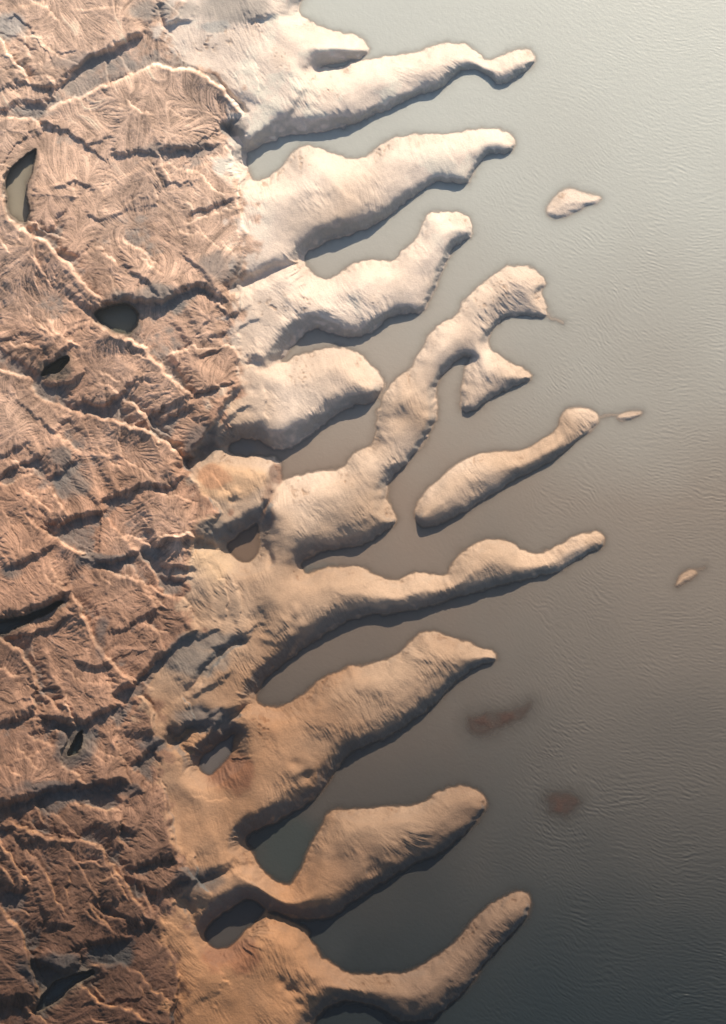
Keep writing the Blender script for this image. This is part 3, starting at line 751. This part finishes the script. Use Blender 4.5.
for pu, pv, ru, rv, pc in [(285,850,46,40,(0.042,0.056,0.052)),(320,572,30,14,(0.16,0.165,0.15)),(243,450,22,9,(0.2,0.2,0.185)),(300,940,60,40,(0.045,0.05,0.05))]:
    q = ((UU - pu) / ru) ** 2 + ((VV - pv) / rv) ** 2 + 0.25 * nW2
    wcol = mix(wcol, A3(pc), 0.7 * ss(-q, -1.4, -0.1))
murk = 1 - np.exp(-1.15 * depth) * 0.9
Zw = (ripple * ss(depth, 0.0, 1.0)).astype(np.float32)
PW = place(UU, VV, Zw)
hw = np.minimum.reduce([h[:-1, :-1], h[1:, :-1], h[:-1, 1:], h[1:, 1:]])
wf = hw < 1.2
# pools of the low shore are their own water
pool_cells = np.zeros(UU.shape, bool)
for nm, lev, sl, d in POOLD:
    if lev == 0.0: pool_cells[sl] |= d > -2.5
wf &= ~pool_cells[:-1, :-1]
o = grid_mesh('water', PW, wf, {'tone': wcol, 'murk': murk}, M_WATER); tag(o, 'murky silty river water, rippled toward the right', kind='structure')

POOLLAB = {
 'tall': 'tall narrow grey green pool near the upper left edge of the mudflat',
 'oval': 'dark oval pool under a shaded scarp in the upper mudflat',
 'leaf': 'small olive leaf-shaped pool below a dark scarp near the left edge',
 'strip': 'long dark strip of water under a scarp at the left edge',
 'wedge': 'small dark teal wedge of water in a channel of the lower mudflat',
 'brown': 'flat brown triangular pool on the sand left of the branching spit root',
 'heart': 'grey heart-shaped pool below a tall dark bank beside the wide tan spit',
 'bean': 'large dark bean-shaped pool ringed by radial gullies near the bottom',
 'gully': 'dark water in the deep gully at the lower left',
}
PCOL = {'tall': (0.34, 0.31, 0.24), 'oval': (0.17, 0.175, 0.135), 'leaf': (0.19, 0.15, 0.085), 'strip': (0.06, 0.07, 0.068), 'wedge': (0.05, 0.07, 0.066),
        'brown': (0.20, 0.14, 0.10), 'heart': (0.14, 0.125, 0.115), 'bean': (0.075, 0.068, 0.062), 'gully': (0.05, 0.062, 0.064)}
for nm, lev, sl, d in POOLD:
    Pp = place(UU[sl], VV[sl], np.full(d.shape, lev + 0.0, np.float32) + 0.01 * q1[sl])
    fm = (d[:-1, :-1] > -2.2)
    dd = np.maximum(lev - h[sl], 0)
    tone = np.broadcast_to(A3(PCOL[nm]), d.shape + (3,))
    o = grid_mesh('pool', Pp, fm, {'tone': tone, 'murk': 1 - 0.9 * np.exp(-1.5 * dd)}, M_POOL)
    tag(o, POOLLAB[nm], 'pool', 'pools left in the mud and sand')

# ------------------------------------------------------------------ the country beyond the frame
def sheet(name, xs, ys, z, mat, tone=None, murk=None, hole=None, kind='structure', label=None):
    X, Y = np.meshgrid(np.array(xs, float), np.array(ys, float))
    Pz = np.stack([X, Y, z(X, Y) if callable(z) else np.full(X.shape, z)], -1)
    fm = np.ones((X.shape[0] - 1, X.shape[1] - 1), bool)
    at = {}
    if tone is not None: at['tone'] = np.broadcast_to(np.array(tone, np.float32), X.shape + (3,))
    if murk is not None: at['murk'] = np.full(X.shape, murk, np.float32)
    return tag(grid_mesh(name, Pz, fm, at, mat), label, kind=kind)
far = 25000
sheet('riverbed', [-far, -2000, -600, 0, 600, 2000, far], [-far, -2000, 0, 600, 1500, 3000, far], -5.2, m_bed, label='muddy bed under the river')
bi = [(0, i) for i in range(0, NU, 4)] + [(j, NU - 1) for j in range(0, NV, 4)] + [(NV - 1, i) for i in range(NU - 1, -1, -4)] + [(j, 0) for j in range(NV - 1, -1, -4)]
bi = np.array(bi); hb = h[bi[:, 0], bi[:, 1]]
def ring(name, keep, mat, tone, label):
    c = np.array([0, 600.0])
    loop = P[bi[:, 0], bi[:, 1]].copy() if keep > 0 else place(UU[bi[:, 0], bi[:, 1]], VV[bi[:, 0], bi[:, 1]], np.zeros(len(bi)))
    rows = []
    for s_ in (1.0, 1.01, 1.02, 1.04, 1.07, 1.11, 1.16, 1.25, 1.4, 1.6, 2.0, 3.0, 6, 14, 30):
        r_ = loop.copy(); r_[:, :2] = c + (loop[:, :2] - c) * s_
        if keep > 0 and s_ > 1:
            r_[:, 2] = np.maximum(loop[:, 2], 1.5) + rng.normal(0, 1.2, len(loop)) * min(1, (s_ - 1) * 20)
        rows.append(r_)
    Pz = np.stack(rows)
    on = (hb > 0.0) if keep > 0 else (hb <= 1.0)
    fm = np.repeat((on[:-1] | on[1:])[None, :], len(rows) - 1, 0)
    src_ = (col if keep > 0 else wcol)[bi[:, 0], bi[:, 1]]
    fade = np.linspace(0, 1, len(rows))[:, None, None] ** 2
    at = {'tone': (src_[None] * (1 - fade) + np.array(tone, np.float32) * fade).astype(np.float32)}
    if keep < 0: at['murk'] = np.ones(Pz.shape[:2], np.float32)
    return tag(grid_mesh(name, Pz, fm, at, mat), label, kind='structure')
ring('far_mudflat', 1, M_MUD, (0.28, 0.175, 0.12), 'brown mudflat going on beyond the frame')
ring('far_water', -1, M_WATER, (0.2, 0.18, 0.15), 'open river water going on beyond the frame')

# ------------------------------------------------------------------ air
def box(name, x0, x1, y0, y1, z0, z1):
    v = [(x, y, z) for x in (x0, x1) for y in (y0, y1) for z in (z0, z1)]
    f = [(0, 1, 3, 2), (4, 6, 7, 5), (0, 4, 5, 1), (2, 3, 7, 6), (0, 2, 6, 4), (1, 5, 7, 3)]
    me = bpy.data.meshes.new(name); me.from_pydata(v, [], f); me.update()
    return me
mh = bpy.data.materials.new("thin_haze"); mh.use_nodes = True
t = mh.node_tree; t.nodes.remove(t.nodes['Principled BSDF'])
pv = t.nodes.new('ShaderNodeVolumePrincipled')
pv.inputs['Color'].default_value = (0.80, 0.90, 1.0, 1)
pv.inputs['Density'].default_value = HAZE
pv.inputs['Anisotropy'].default_value = 0.6
t.links.new(pv.outputs[0], t.nodes['Material Output'].inputs['Volume'])
tag(link('haze', box('haze', -far - 50, far + 50, -far - 50, far + 50, -7.0, ALT + 20), mh), 'thin pale haze over the water and the land', kind='stuff')
